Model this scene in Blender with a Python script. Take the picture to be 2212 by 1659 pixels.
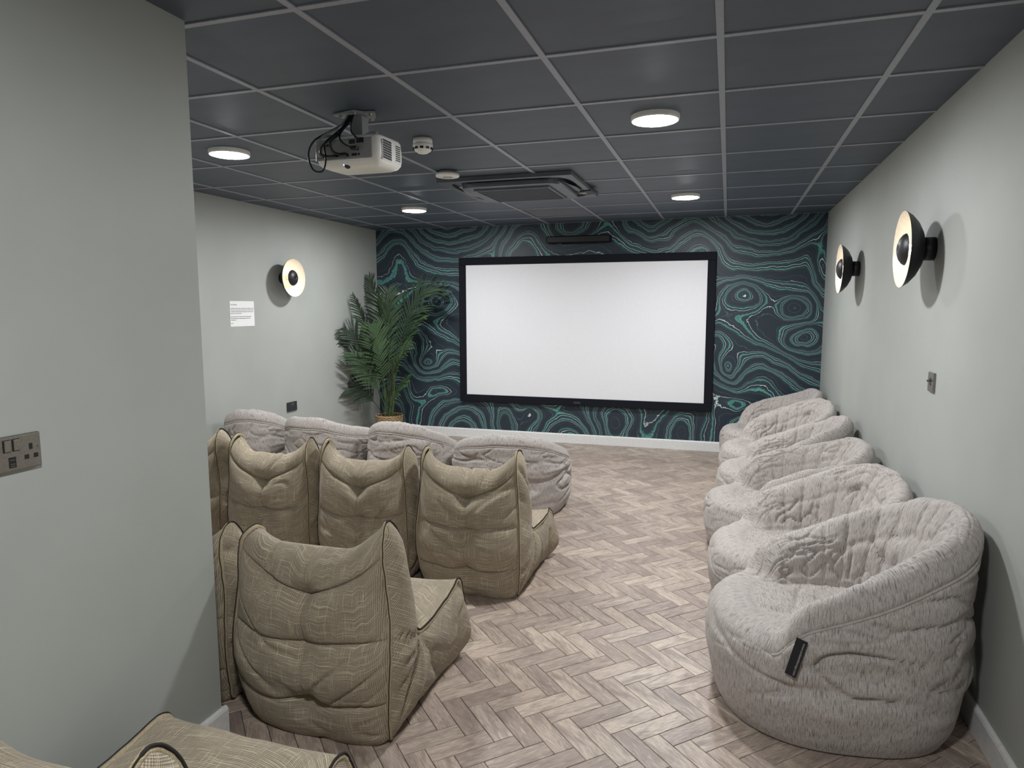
import bpy, math, random
import numpy as np
from mathutils import Matrix, Vector

for o in list(bpy.data.objects):
    bpy.data.objects.remove(o)
SC = bpy.context.scene
COL = SC.collection
PI = math.pi

# ------------------------------------------------------------------ camera, world, exposure
F_PX, YAW, PITCH, ROLL, CAM_H = 1463.12, .3075, -.1138, -.002, 1.4806
def cam_axes():
    cy, sy, cp, sp = math.cos(YAW), math.sin(YAW), math.cos(PITCH), math.sin(PITCH)
    f = Vector((-sy*cp, cy*cp, sp)); r = Vector((cy, sy, 0)); u = r.cross(f)
    c, s = math.cos(ROLL), math.sin(ROLL)
    return c*r+s*u, -s*r+c*u, f
AX, AY, AZ = cam_axes()
cd = bpy.data.cameras.new('camera'); cam = bpy.data.objects.new('camera', cd); COL.objects.link(cam)
cd.sensor_fit = 'HORIZONTAL'; cd.sensor_width = 36; cd.lens = 36*F_PX/2212; cd.clip_start = .02
cam.matrix_world = Matrix(((AX.x, AY.x, -AZ.x, 0), (AX.y, AY.y, -AZ.y, 0), (AX.z, AY.z, -AZ.z, CAM_H), (0, 0, 0, 1)))
SC.camera = cam
w = bpy.data.worlds.new('world'); SC.world = w; w.use_nodes = True
w.node_tree.nodes['Background'].inputs[0].default_value = (0, 0, 0, 1)
w.node_tree.nodes['Background'].inputs[1].default_value = 0
SC.view_settings.view_transform = 'Standard'; SC.view_settings.look = 'None'
SC.view_settings.gamma = 1; SC.view_settings.use_curve_mapping = False
SC.view_settings.exposure = 1.33
LAMP = 142          # emission of the ceiling lamps

CE = 2.358          # ceiling height
XR, XL, XP = .873, -3.917, -1.6325      # right wall, left wall, partition face
YF, YP, YB = 7.136, 1.80, -2.3          # mural wall, partition end, wall behind the camera
def to_px(p):
    d = Vector(p)-Vector((0, 0, CAM_H)); z = d.dot(AZ)
    if z < .05: return None
    return 1106+F_PX*d.dot(AX)/z, 829.5-F_PX*d.dot(AY)/z, z

# ------------------------------------------------------------------ helpers
def nd(nt, t, attrs=None, **kw):
    n = nt.nodes.new(t)
    for k, v in (attrs or {}).items(): setattr(n, k, v)
    for k, v in kw.items():
        key = int(k[1:]) if k[0] == 'i' and k[1:].isdigit() else k.replace('_', ' ')
        s = n.inputs[key]
        if isinstance(v, bpy.types.NodeSocket): nt.links.new(v, s)
        else: s.default_value = v
    return n
def rgb(r, g, b):
    f = lambda c: (c/255/12.92) if c/255 <= .04045 else ((c/255+.055)/1.055)**2.4
    return (f(r), f(g), f(b), 1)
def new_mat(name, color=(.5, .5, .5, 1), rough=.6, metal=0, spec=.5):
    m = bpy.data.materials.new(name); m.use_nodes = True
    b = m.node_tree.nodes['Principled BSDF']
    b.inputs['Base Color'].default_value = color; b.inputs['Roughness'].default_value = rough
    b.inputs['Metallic'].default_value = metal; b.inputs['Specular IOR Level'].default_value = spec
    return m, m.node_tree, b
def ramp(nt, fac, stops, interp='LINEAR'):
    n = nt.nodes.new('ShaderNodeValToRGB'); n.color_ramp.interpolation = interp
    e = n.color_ramp.elements
    while len(e) < len(stops): e.new(.5)
    for q, (p, c) in zip(e, stops): q.position = p; q.color = c
    nt.links.new(fac, n.inputs[0]); return n.outputs[0]
def mth(nt, op, a, b=0., c=0.): return nd(nt, 'ShaderNodeMath', {'operation': op}, i0=a, i1=b, i2=c).outputs[0]
def mixc(nt, f, a, b, bt='MIX'):
    n = nt.nodes.new('ShaderNodeMix'); n.data_type = 'RGBA'; n.blend_type = bt
    for s, v in ((n.inputs[0], f), (n.inputs[6], a), (n.inputs[7], b)):
        if isinstance(v, bpy.types.NodeSocket): nt.links.new(v, s)
        else: s.default_value = v
    return n.outputs[2]
def bump(nt, b, h, strength=.3, dist=.002):
    n = nd(nt, 'ShaderNodeBump', Strength=strength, Distance=dist, Height=h)
    nt.links.new(n.outputs[0], b.inputs['Normal'])
def noise(nt, vec, scale, detail=2., rough=.5, dist=0.):
    return nd(nt, 'ShaderNodeTexNoise', Vector=vec, Scale=scale, Detail=detail, Roughness=rough, Distortion=dist).outputs[0]
def mapping(nt, vec, scale=(1, 1, 1), rot=(0, 0, 0), loc=(0, 0, 0)):
    return nd(nt, 'ShaderNodeMapping', Vector=vec, Scale=scale, Rotation=rot, Location=loc).outputs[0]
def coord(nt, which): return nt.nodes.new('ShaderNodeTexCoord').outputs[which]

def mesh_data(name, verts, faces, mat=None, uv=None, smooth=False, attrs=None):
    me = bpy.data.meshes.new(name)
    verts = np.asarray(verts, dtype=np.float64).reshape(-1, 3)
    me.from_pydata(verts.tolist(), [], faces if isinstance(faces, list) else faces.tolist())
    if mat: me.materials.append(mat)
    if uv is not None:
        l = me.uv_layers.new(name='UVMap'); vi = np.empty(len(me.loops), dtype=np.int32)
        me.loops.foreach_get('vertex_index', vi)
        l.data.foreach_set('uv', np.asarray(uv, dtype=np.float32)[vi].ravel())
    for k, a in (attrs or {}).items():
        at = me.attributes.new(k, 'FLOAT', 'POINT'); at.data.foreach_set('value', np.asarray(a, dtype=np.float32))
    if smooth: me.polygons.foreach_set('use_smooth', [True]*len(me.polygons))
    me.update(); return me
def link(name, data, parent=None, loc=None, rot=None):
    o = bpy.data.objects.new(name, data); COL.objects.link(o)
    if parent: o.parent = parent
    if loc is not None: o.location = loc
    if rot is not None: o.rotation_euler = rot
    return o
def obj(name, vf, mat, parent=None, smooth=False, loc=None, rot=None, uv=None, attrs=None):
    return link(name, mesh_data(name, vf[0], vf[1], mat, uv, smooth, attrs), parent, loc, rot)
def thing(name, label, cat, loc=(0, 0, 0), rot=(0, 0, 0), group=None):
    o = link(name, None, None, loc, rot); o.empty_display_size = .05
    return tag(o, label, cat, group)
def tag(o, label, cat, group=None):
    o['label'] = label; o['category'] = cat
    if group: o['group'] = group
    return o
def struct(o, label=None):
    o['kind'] = 'structure'
    if label: o['label'] = label
    return o
def copy_tree(o, parent=None):
    c = o.copy(); COL.objects.link(c); c.parent = parent
    for ch in list(o.children): copy_tree(ch, c)
    return c
class MB:                                           # collects shapes into one mesh
    def __init__(s): s.v = []; s.f = []
    def add(s, v, f):
        k = len(s.v); s.v += [tuple(p) for p in v]; s.f += [tuple(i+k for i in q) for q in f]; return s
    def box(s, a, b):
        (x0, y0, z0), (x1, y1, z1) = a, b
        return s.add([(x0, y0, z0), (x1, y0, z0), (x1, y1, z0), (x0, y1, z0), (x0, y0, z1), (x1, y0, z1), (x1, y1, z1), (x0, y1, z1)],
                     [(0, 3, 2, 1), (4, 5, 6, 7), (0, 1, 5, 4), (1, 2, 6, 5), (2, 3, 7, 6), (3, 0, 4, 7)])
    def cbox(s, c, d): return s.box([c[i]-d[i]/2 for i in range(3)], [c[i]+d[i]/2 for i in range(3)])
    def vf(s): return s.v, s.f
def box(a, b): return MB().box(a, b).vf()
def rbox(c, d, r, seg=3):
    """box with rounded vertical-plane corners and bevelled rims, via bmesh bevel"""
    import bmesh
    bm = bmesh.new(); v, f = MB().cbox(c, d).vf()
    bv = [bm.verts.new(p) for p in v]
    for q in f: bm.faces.new([bv[i] for i in q])
    bmesh.ops.bevel(bm, geom=bm.edges[:], offset=r, segments=seg, profile=.5, affect='EDGES')
    bm.verts.index_update()
    out = [tuple(x.co) for x in bm.verts], [tuple(x.index for x in q.verts) for q in bm.faces]
    bm.free(); return out
def lathe(prof, n=40, axis='z', closed_ends=False):
    v = []; f = []
    for r, h in prof:
        for k in range(n):
            a = 2*PI*k/n; p = (r*math.cos(a), r*math.sin(a), h)
            v.append(p if axis == 'z' else (p[2], p[0], p[1]))
    for i in range(len(prof)-1):
        for k in range(n):
            j = (k+1) % n; f.append((i*n+k, i*n+j, (i+1)*n+j, (i+1)*n+k))
    if closed_ends: f.append(tuple(range(n))[::-1]); f.append(tuple(range((len(prof)-1)*n, len(prof)*n)))
    return v, f
def smooth_path(pts, n=6):
    P = np.asarray(pts, float); P = np.vstack([2*P[0]-P[1], P, 2*P[-1]-P[-2]]); out = []
    for i in range(1, len(P)-2):
        for t in np.linspace(0, 1, n, endpoint=False):
            a, b, c, d = P[i-1:i+3]
            out.append(.5*(2*b+(c-a)*t+(2*a-5*b+4*c-d)*t*t+(3*b-a-3*c+d)*t**3))
    out.append(P[-2]); return np.array(out)
def tube(path, r, n=8, closed=False):
    P = np.asarray(path, float); m = len(P)
    T = np.roll(P, -1, 0)-np.roll(P, 1, 0) if closed else np.gradient(P, axis=0)
    T /= np.linalg.norm(T, axis=1)[:, None]+1e-12
    R = np.full(m, r) if np.isscalar(r) else np.asarray(r)
    ref = np.array([0, 0, 1.]) if abs(T[0][2]) < .9 else np.array([1., 0, 0])
    N = np.zeros_like(P); nrm = ref-T[0]*(ref@T[0])
    for i in range(m):
        nrm = nrm-T[i]*(nrm@T[i]); nrm /= np.linalg.norm(nrm)+1e-12; N[i] = nrm
    B = np.cross(T, N); a = np.arange(n)*2*PI/n
    V = P[:, None]+R[:, None, None]*(np.cos(a)[None, :, None]*N[:, None]+np.sin(a)[None, :, None]*B[:, None])
    f = []; L = m if closed else m-1
    for i in range(L):
        i2 = (i+1) % m
        for k in range(n): f.append((i*n+k, i*n+(k+1) % n, i2*n+(k+1) % n, i2*n+k))
    if not closed: f.append(tuple(range(n))[::-1]); f.append(tuple(range((m-1)*n, m*n)))
    return V.reshape(-1, 3), f
def grid_faces(a, b, wrap_a=False):
    i = np.arange(a if wrap_a else a-1); j = np.arange(b-1)
    I, J = np.meshgrid(i, j, indexing='ij'); I2 = (I+1) % a
    return np.stack([I*b+J, I2*b+J, I2*b+J+1, I*b+J+1], -1).reshape(-1, 4)
def hsh(x, y, z, s):
    h = (x*374761393+y*668265263+z*1274126177+s*974634777) & 0xffffffff
    h = ((h ^ (h >> 13))*1274126177) & 0xffffffff
    return h ^ (h >> 16)
def perlin(x, y, z=0., seed=0):
    x, y, z = np.broadcast_arrays(np.asarray(x, float), np.asarray(y, float), np.asarray(z, float))
    xi, yi, zi = [np.floor(q).astype(np.int64) for q in (x, y, z)]
    fx, fy, fz = x-xi, y-yi, z-zi
    fd = lambda t: t*t*t*(t*(t*6-15)+10)
    u, v, wq = fd(fx), fd(fy), fd(fz); res = 0
    for dx in (0, 1):
        for dy in (0, 1):
            for dz in (0, 1):
                h = hsh(xi+dx, yi+dy, zi+dz, seed)
                g = ((h & 255)/127.5-1)*(fx-dx)+(((h >> 8) & 255)/127.5-1)*(fy-dy)+(((h >> 16) & 255)/127.5-1)*(fz-dz)
                res = res+g*(u if dx else 1-u)*(v if dy else 1-v)*(wq if dz else 1-wq)
    return res
def text_mesh(s, size, mat, parent, name, loc, rot, align='LEFT'):
    c = bpy.data.curves.new(name, 'FONT'); c.body = s; c.size = size; c.align_x = align; c.extrude = .0002; c.resolution_u = 2
    t = bpy.data.objects.new(name, c); COL.objects.link(t)
    dg = bpy.context.evaluated_depsgraph_get(); me = bpy.data.meshes.new_from_object(t.evaluated_get(dg))
    bpy.data.objects.remove(t); me.materials.clear(); me.materials.append(mat)
    return link(name, me, parent, loc, rot)

# ------------------------------------------------------------------ materials
def mat_wall():
    m, nt, b = new_mat('wall_paint', rough=.55, spec=.35)
    c = coord(nt, 'Object'); n = noise(nt, c, 3., 3.); n2 = noise(nt, c, 420., 2.)
    col = ramp(nt, n, [(.3, rgb(167, 170, 165)), (.7, rgb(172, 175, 170))])
    nt.links.new(col, b.inputs['Base Color']); bump(nt, b, n2, .12, .001); return m
def mat_ceiling():
    m, nt, b = new_mat('ceiling_tile_paint', rough=.5, spec=.4)
    c = coord(nt, 'Object'); n = noise(nt, mapping(nt, c, (2.2, 5, 1)), 1.4, 5., .6); n2 = noise(nt, c, 260., 2.)
    col = ramp(nt, n, [(.35, rgb(76, 84, 96)), (.66, rgb(82, 91, 104)), (.8, rgb(102, 110, 121))])
    nt.links.new(col, b.inputs['Base Color']); bump(nt, b, n2, .15, .001); return m
def mat_plank():
    m, nt, b = new_mat('herringbone_oak', rough=.42, spec=.5)
    uv = nd(nt, 'ShaderNodeUVMap').outputs[0]; at = nd(nt, 'ShaderNodeAttribute', {'attribute_name': 'tone'}).outputs['Fac']
    rn = nt.nodes.new('ShaderNodeObjectInfo').outputs['Random']
    t = mth(nt, 'FRACT', mth(nt, 'ADD', at, rn)); t2 = mth(nt, 'FRACT', mth(nt, 'MULTIPLY', t, 17.31))
    off = nd(nt, 'ShaderNodeCombineXYZ', X=mth(nt, 'MULTIPLY', t, 31.), Y=mth(nt, 'MULTIPLY', t2, 23.), Z=0.).outputs[0]
    p = nd(nt, 'ShaderNodeVectorMath', {'operation': 'ADD'}, i0=uv, i1=off).outputs[0]
    big = noise(nt, mapping(nt, p, (6, 22, 1)), 1., 4., .6, .8)
    gr = noise(nt, mapping(nt, p, (22, 330, 1)), 1., 4., .65, .4)
    wv = noise(nt, mapping(nt, p, (9, 70, 1)), 1., 3., .6, 1.8)
    base = ramp(nt, t2, [(0, rgb(155, 138, 128)), (.3, rgb(173, 157, 144)), (.6, rgb(189, 171, 156)), (.85, rgb(203, 187, 170)), (1, rgb(162, 145, 135))])
    c1 = mixc(nt, ramp(nt, big, [(.34, (.7, .7, .7, 1)), (.56, (0, 0, 0, 1))]), base, rgb(121, 106, 99))
    c2 = mixc(nt, ramp(nt, gr, [(.40, (.55, .55, .55, 1)), (.58, (0, 0, 0, 1))]), c1, rgb(114, 101, 92))
    c3 = mixc(nt, ramp(nt, wv, [(.55, (0, 0, 0, 1)), (.72, (.5, .5, .5, 1))]), c2, rgb(212, 197, 180))
    nt.links.new(c3, b.inputs['Base Color'])
    nt.links.new(ramp(nt, gr, [(.35, (.46, .46, .46, 1)), (.7, (.28, .28, .28, 1))]), b.inputs['Roughness'])
    bump(nt, b, gr, .35, .0015); return m
def mat_tan():
    m, nt, b = new_mat('tan_tweed', rough=.95, spec=.1)
    uv = nd(nt, 'ShaderNodeUVMap').outputs[0]
    wob = noise(nt, mapping(nt, uv, (10, 10, 1)), 1., 1.)
    p = nd(nt, 'ShaderNodeVectorMath', {'operation': 'MULTIPLY_ADD'}, i0=nd(nt, 'ShaderNodeCombineXYZ', X=wob, Y=wob, Z=0.).outputs[0], i1=(.0022, .0022, 0), i2=uv).outputs[0]
    sx = nd(nt, 'ShaderNodeSeparateXYZ', Vector=p)
    W1 = mth(nt, 'SINE', mth(nt, 'MULTIPLY', mth(nt, 'ADD', sx.outputs[0], sx.outputs[1]), 2*PI/.0095))
    W2 = mth(nt, 'SINE', mth(nt, 'MULTIPLY', mth(nt, 'SUBTRACT', sx.outputs[0], sx.outputs[1]), 2*PI/.0095))
    wv = mth(nt, 'MULTIPLY_ADD', mth(nt, 'MULTIPLY', W1, W2), .5, .5)
    hs = noise(nt, mapping(nt, p, (8, 430, 1)), 1., 2., .5); vs = noise(nt, mapping(nt, p, (430, 10, 1)), 1., 2., .5)
    fine = noise(nt, mapping(nt, p, (520, 520, 1)), 1., 1.); big = noise(nt, mapping(nt, p, (5, 5, 1)), 1., 2.)
    base = ramp(nt, wv, [(.05, rgb(92, 83, 72)), (.5, rgb(154, 141, 121)), (.95, rgb(208, 195, 171))])
    base = mixc(nt, ramp(nt, fine, [(.35, (.6, .6, .6, 1)), (.6, (0, 0, 0, 1))]), base, rgb(112, 103, 92))
    c = mixc(nt, ramp(nt, hs, [(.58, (0, 0, 0, 1)), (.66, (.8, .8, .8, 1))]), base, rgb(215, 203, 176))
    c = mixc(nt, ramp(nt, vs, [(.61, (0, 0, 0, 1)), (.68, (.75, .75, .75, 1))]), c, rgb(213, 201, 174))
    c = mixc(nt, ramp(nt, hs, [(.30, (.6, .6, .6, 1)), (.42, (0, 0, 0, 1))]), c, rgb(110, 98, 80))
    c = mixc(nt, mth(nt, 'MULTIPLY', big, .2), c, rgb(136, 126, 109))
    nt.links.new(c, b.inputs['Base Color']); b.inputs['Sheen Weight'].default_value = .12
    bump(nt, b, mth(nt, 'ADD', wv, hs), .5, .0014); return m
def mat_grey():
    m, nt, b = new_mat('grey_heather', rough=.9, spec=.15)
    uv = nd(nt, 'ShaderNodeUVMap').outputs[0]
    wob = noise(nt, mapping(nt, uv, (14, 14, 1)), 1., 2.)
    p = nd(nt, 'ShaderNodeVectorMath', {'operation': 'MULTIPLY_ADD'}, i0=nd(nt, 'ShaderNodeCombineXYZ', X=wob, Y=wob, Z=0.).outputs[0], i1=(.0015, .0015, 0), i2=uv).outputs[0]
    st = noise(nt, mapping(nt, p, (680, 46, 1)), 1., 3., .6); st2 = noise(nt, mapping(nt, p, (380, 20, 1)), 1., 2., .5)
    cr = noise(nt, mapping(nt, p, (40, 420, 1)), 1., 1.); fine = noise(nt, mapping(nt, p, (500, 500, 1)), 1., 1.)
    c = ramp(nt, st, [(.33, rgb(120, 113, 110)), (.43, rgb(170, 162, 158)), (.58, rgb(192, 185, 179)), (.72, rgb(206, 199, 192))])
    c = mixc(nt, ramp(nt, st2, [(.36, (.85, .85, .85, 1)), (.43, (0, 0, 0, 1))]), c, rgb(116, 110, 108))
    c = mixc(nt, ramp(nt, cr, [(.3, (.35, .35, .35, 1)), (.5, (0, 0, 0, 1))]), c, rgb(140, 132, 128))
    nt.links.new(c, b.inputs['Base Color']); b.inputs['Sheen Weight'].default_value = .1
    bump(nt, b, fine, .15, .0005); return m
def mat_mural():
    m, nt, b = new_mat('agate_mural_print', rough=.42, spec=.35)
    a = nd(nt, 'ShaderNodeAttribute', {'attribute_name': 'height'}).outputs['Fac']
    c = coord(nt, 'Object')
    j = noise(nt, c, 15., 3., .55); j2 = noise(nt, c, 60., 2., .5)
    h = mth(nt, 'ADD', a, mth(nt, 'MULTIPLY_ADD', j, .12, mth(nt, 'MULTIPLY', j2, .03)))
    D = rgb(44, 54, 64); D2 = rgb(56, 70, 78); T0 = rgb(92, 118, 121); T1 = rgb(78, 138, 131); T2 = rgb(116, 186, 174); Wh = rgb(236, 250, 246)
    f1 = mth(nt, 'FRACT', h)
    S = [(0, D), (.055, D), (.063, T0), (.071, D), (.125, D2), (.14, T1), (.155, T2), (.165, T1), (.19, T1), (.198, D2), (.275, D), (.281, Wh), (.290, Wh), (.298, D2), (.37, D),
         (.378, T0), (.386, D), (.455, D2), (.463, T2), (.475, T1), (.505, T1), (.513, T2), (.522, D2), (.60, D), (.61, Wh), (.618, T0), (.626, D), (.76, D), (.768, T0), (.776, D), (.88, D), (1, D)]
    col = ramp(nt, f1, S)
    f2 = mth(nt, 'FRACT', mth(nt, 'MULTIPLY', h, .37))
    k = ramp(nt, f2, [(0, (0, 0, 0, 1)), (.1, (.55, .55, .55, 1)), (.2, (0, 0, 0, 1)), (.5, (0, 0, 0, 1)), (.6, (.4, .4, .4, 1)), (.7, (0, 0, 0, 1))])
    col = mixc(nt, k, col, D)
    nt.links.new(col, b.inputs['Base Color'])
    bump(nt, b, noise(nt, c, 300., 2.), .12, .001); return m
WALL = mat_wall(); CEIL = mat_ceiling(); PLANK = mat_plank(); TAN = mat_tan(); GREY = mat_grey(); MURAL = mat_mural()
def simple(name, c, rough=.5, metal=0, scale=60., amt=.06, spec=.5):
    """plain colour with a little procedural mottling"""
    m, nt, b = new_mat(name, c, rough, metal, spec)
    n = noise(nt, coord(nt, 'Object'), scale, 2.)
    lo = tuple(x*(1-amt) for x in c[:3])+(1,); hi = tuple(min(1, x*(1+amt)) for x in c[:3])+(1,)
    nt.links.new(ramp(nt, n, [(.3, lo), (.7, hi)]), b.inputs['Base Color']); return m
GROUT = simple('floor_joint', rgb(66, 58, 53), .8)
TRIM = simple('white_gloss_trim', rgb(226, 226, 224), .35)
TBAR = simple('ceiling_grid_bar', rgb(150, 154, 163), .4)
SCREEN = simple('projection_fabric', rgb(232, 232, 235), .85, 0, 30., .01, .2)
VELVET = simple('black_velvet_frame', rgb(20, 22, 30), .8, 0, 90., .1, .2)
BLACK = simple('satin_black_metal', rgb(24, 24, 28), .45)
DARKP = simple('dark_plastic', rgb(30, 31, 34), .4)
CREAM = simple('shade_inside_cream', rgb(232, 222, 206), .38)
STEEL = simple('brushed_steel', rgb(150, 146, 138), .32, .9, 200., .1)
CHAR = simple('charcoal_plate', rgb(62, 66, 68), .35, .4)
WPLAST = simple('white_plastic', rgb(238, 237, 232), .35, 0, 60., .02)
GPLAST = simple('grey_plastic', rgb(150, 150, 150), .45)
PAPER = simple('paper', rgb(238, 238, 236), .9, 0, 20., .01)
INK = simple('ink', rgb(80, 80, 84), .8)
TAGM = simple('black_woven_tag', rgb(22, 22, 26), .6)
TAGW = simple('tag_lettering', rgb(170, 170, 172), .6)
SEAM = simple('dark_seam_tape', rgb(34, 31, 29), .9)
ACM = simple('cassette_dark_paint', rgb(84, 89, 97), .42)
ACD = simple('black_filter_plastic', rgb(40, 42, 47), .6)
CABLE = simple('cable_rubber', rgb(26, 28, 34), .4)
BRACK = simple('painted_bracket', rgb(168, 170, 172), .4, .2)
STEM = simple('palm_stem', rgb(98, 106, 62), .6)
SOIL = simple('dry_moss', rgb(72, 58, 40), .95, 0, 120., .4)
def mat_leaf():
    m, nt, b = new_mat('palm_leaf', rough=.45, spec=.4)
    rn = nt.nodes.new('ShaderNodeObjectInfo').outputs['Random']; n = noise(nt, coord(nt, 'Object'), 9., 2.)
    c = ramp(nt, mth(nt, 'MULTIPLY_ADD', rn, .6, mth(nt, 'MULTIPLY', n, .5)), [(.15, rgb(44, 54, 46)), (.5, rgb(62, 80, 60)), (.95, rgb(92, 122, 76))])
    nt.links.new(c, b.inputs['Base Color']); return m
LEAF = mat_leaf()
def mat_basket():
    m, nt, b = new_mat('woven_seagrass', rough=.8)
    n = noise(nt, mapping(nt, coord(nt, 'Object'), (60, 60, 260)), 1., 3.)
    nt.links.new(ramp(nt, n, [(.3, rgb(116, 92, 62)), (.55, rgb(176, 150, 110)), (.75, rgb(208, 188, 150))]), b.inputs['Base Color']); return m
BASKET = mat_basket()
TPIPE = simple('tan_piping_cord', rgb(166, 152, 126), .95, 0, 420., .35, .1)
def emit(name, c, s):
    m, nt, b = new_mat(name, (0.9, .9, .9, 1)); b.inputs['Emission Color'].default_value = c; b.inputs['Emission Strength'].default_value = s; return m
LAMPM = emit('lamp_diffuser', (.97, .985, 1, 1), LAMP)
BULB = emit('warm_bulb', (1, .80, .52, 1), 9)
LED = emit('blue_led', (.2, .25, 1, 1), 3)

# ------------------------------------------------------------------ room shell
def wall(name, a, b, label): return struct(obj(name, box(a, b), WALL), label)
wall('wall_right', (XR, YB, -.02), (XR+.15, YF+.15, CE+.06), 'long plain grey painted wall with two sconces')
wall('wall_left', (XL-.15, YP-.4, -.02), (XL, YF+.15, CE+.06), 'grey painted wall with the notice and one sconce')
wall('wall_partition', (XL, YB, -.02), (XP, YP, CE+.06), 'grey partition wall with the steel socket')
wall('wall_back', (XP, YB-.15, -.02), (XR+.15, YB, CE+.06), 'grey wall closing the room')

# mural: contour lines of one height field, printed on the far wall
NX, NZ = 440, 216
gx = np.linspace(XL, XR, NX); gz = np.linspace(0, CE, NZ); GX, GZ = np.meshgrid(gx, gz, indexing='ij')
PERIOD = 3.311
FEAT = [  # x, z, amplitude, sigma x, sigma z
    (.014, .866, 2.6, .19, .19), (.014, .866, .7, .05, .05), (.33, 2.66, 7.5, .62, .56), (.13, 1.575, -2.0, .22, .15), (.62, 1.47, -1.6, .17, .13), (.70, 1.16, 1.9, .17, .15),
    (-2.858, .02, 4.2, .38, .38), (-1.635, .0, 3.6, .38, .32), (-2.03, .295, -1.3, .12, .15), (-1.577, 2.34, 2.2, .27, .17), (-.81, 2.52, 3.8, .30, .42),
    (-.42, .18, -1.6, .15, .25), (-1.15, .25, -2.0, .18, .34), (-2.35, .2, -1.2, .12, .3), (.32, .48, -.7, .22, .1), (.88, 1.80, 1.8, .10, .30), (-.25, 2.1, -1.0, .2, .25), (-2.2, 2.1, -1.2, .25, .3)]
wx = GX+.05*perlin(GX*2.1, GZ*2.1, .3, 5)+.035*perlin(GX*6.5, GZ*6.5, 1.3, 6)+.012*perlin(GX*17, GZ*17, 1.3, 16)
wz = GZ+.05*perlin(GX*2.1, GZ*2.1, 7.3, 7)+.035*perlin(GX*6.5, GZ*6.5, 9.3, 8)+.012*perlin(GX*17, GZ*17, 1.3, 18)
HF = np.zeros_like(GX)
for (fx, fz, am, sx, sz) in FEAT:
    for k in (-2, -1, 0, 1, 2):
        HF += am*np.exp(-((wx-fx-k*PERIOD)/sx)**2-((wz-fz)/sz)**2)
ph = ((wx+.1) % PERIOD); flow = np.where(ph < 1.4, ph, 1.4*(PERIOD-ph)/(PERIOD-1.4))    # bands slanting down to the right
HF += 4.2/(1+np.exp(-(wz-1.16+.55*flow)/.12))+.6*wz
HF += .30*perlin(wx*1.9, wz*1.9, 3.1, 11)+.5*perlin(wx*4.2, wz*4.2, 3.1, 12)*np.exp(-((GZ-.45)/.3)**2)
V = np.stack([GX, np.full_like(GX, YF), GZ], -1).reshape(-1, 3)
me = mesh_data('wall_far', V, grid_faces(NX, NZ), MURAL, attrs={'height': HF.ravel()})
wf = struct(link('wall_far', me), 'far wall printed with a dark teal agate mural')
obj('backing', box((XL, YF+.002, -.02), (XR, YF+.15, CE+.06)), WALL, wf)

def board(name, a, b, axis, face, label):
    """skirting board, 100 mm high with a rounded top; runs along one axis"""
    h, t = .10, .016; pr = [(0, 0), (t, 0), (t, h-.012), (t-.004, h-.003), (t-.009, h), (0, h)]
    v = []; n = len(pr)
    for s in (a, b):
        for q, z in pr:
            v.append((face[0]+face[1]*q, s, z) if axis == 'y' else (s, face[0]+face[1]*q, z))
    f = [(i, (i+1) % n, n+(i+1) % n, n+i) for i in range(n)]+[tuple(range(n))[::-1], tuple(range(n, 2*n))]
    return struct(obj(name, (v, f), TRIM), label)
board('baseboard_far', XL, XR, 'x', (YF, -1), 'white skirting board under the mural')
board('baseboard_right', YB, YF-.016, 'y', (XR, -1), 'white skirting board behind the grey chairs')
board('baseboard_left', YP+.016, YF-.016, 'y', (XL, 1), 'white skirting board on the notice wall')
bp = board('baseboard_partition', YB, YP+.016, 'y', (XP, 1), 'white skirting board wrapping the partition corner')
o = board('return_board', XL, XP, 'x', (YP, 1), None); o.parent = bp; del o['kind']

# ------------------------------------------------------------------ floor: herringbone planks
fl = struct(obj('floor', box((XL-.1, YB-.1, -.06), (XR+.1, YF+.1, -.004)), GROUT), 'grey-brown herringbone wood floor')
PW, PL, G = .0752, .2256, .0011
U0, V0 = 1.467, -2.177                        # corner of one plank read off the photograph
c45 = math.sqrt(.5)
def plank_data():
    x1, y1, b = PL-G, PW-G, .0012
    v = [(G, G, -.008), (x1, G, -.008), (x1, y1, -.008), (G, y1, -.008), (G, G, -b), (x1, G, -b), (x1, y1, -b), (G, y1, -b),
         (G+b, G+b, 0), (x1-b, G+b, 0), (x1-b, y1-b, 0), (G+b, y1-b, 0)]
    f = [(8, 9, 10, 11)]+[(i, (i+1) % 4, 4+(i+1) % 4, 4+i) for i in range(4)]+[(4+i, 4+(i+1) % 4, 8+(i+1) % 4, 8+i) for i in range(4)]
    return v, f
pv, pf = plank_data(); puv = [(p[0], p[1]) for p in pv]
plank_me = mesh_data('plank', pv, pf, PLANK, puv, attrs={'tone': [0]*len(pv)})
def uv_to_xy(u, v): return (c45*u+c45*v, c45*u-c45*v)     # v is the mirrored axis
pl = []
for i in range(-120, 121):
    for j in range(-40, 41):
        u, v = U0+PW*(i+3*j), V0+PW*(i-3*j)
        for k in (0, 1):
            # k=0: long side on u ; k=1: long side on v, one plank width along
            a = (u, v) if k == 0 else (u, v+PW)
            cu = a[0]+(PL if k == 0 else PW)/2; cv = a[1]+(PW if k == 0 else PL)/2
            cx, cy = uv_to_xy(cu, cv)
            if not (XL-.09 < cx < XR+.09 and YB-.09 < cy < YF+.09): continue
            if cx < XP-.12 and cy < YP-.12: continue
            pl.append((a, k, cx, cy))
FOOT = [(-2.3, -1.0, 1.85, 2.6), (-3.9, -.95, 3.05, 3.85), (-1.6, -.9, .7, 1.45), (.02, .9, 2.3, 7.1), (-3.9, -1.1, 4.35, 5.3)]
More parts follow.
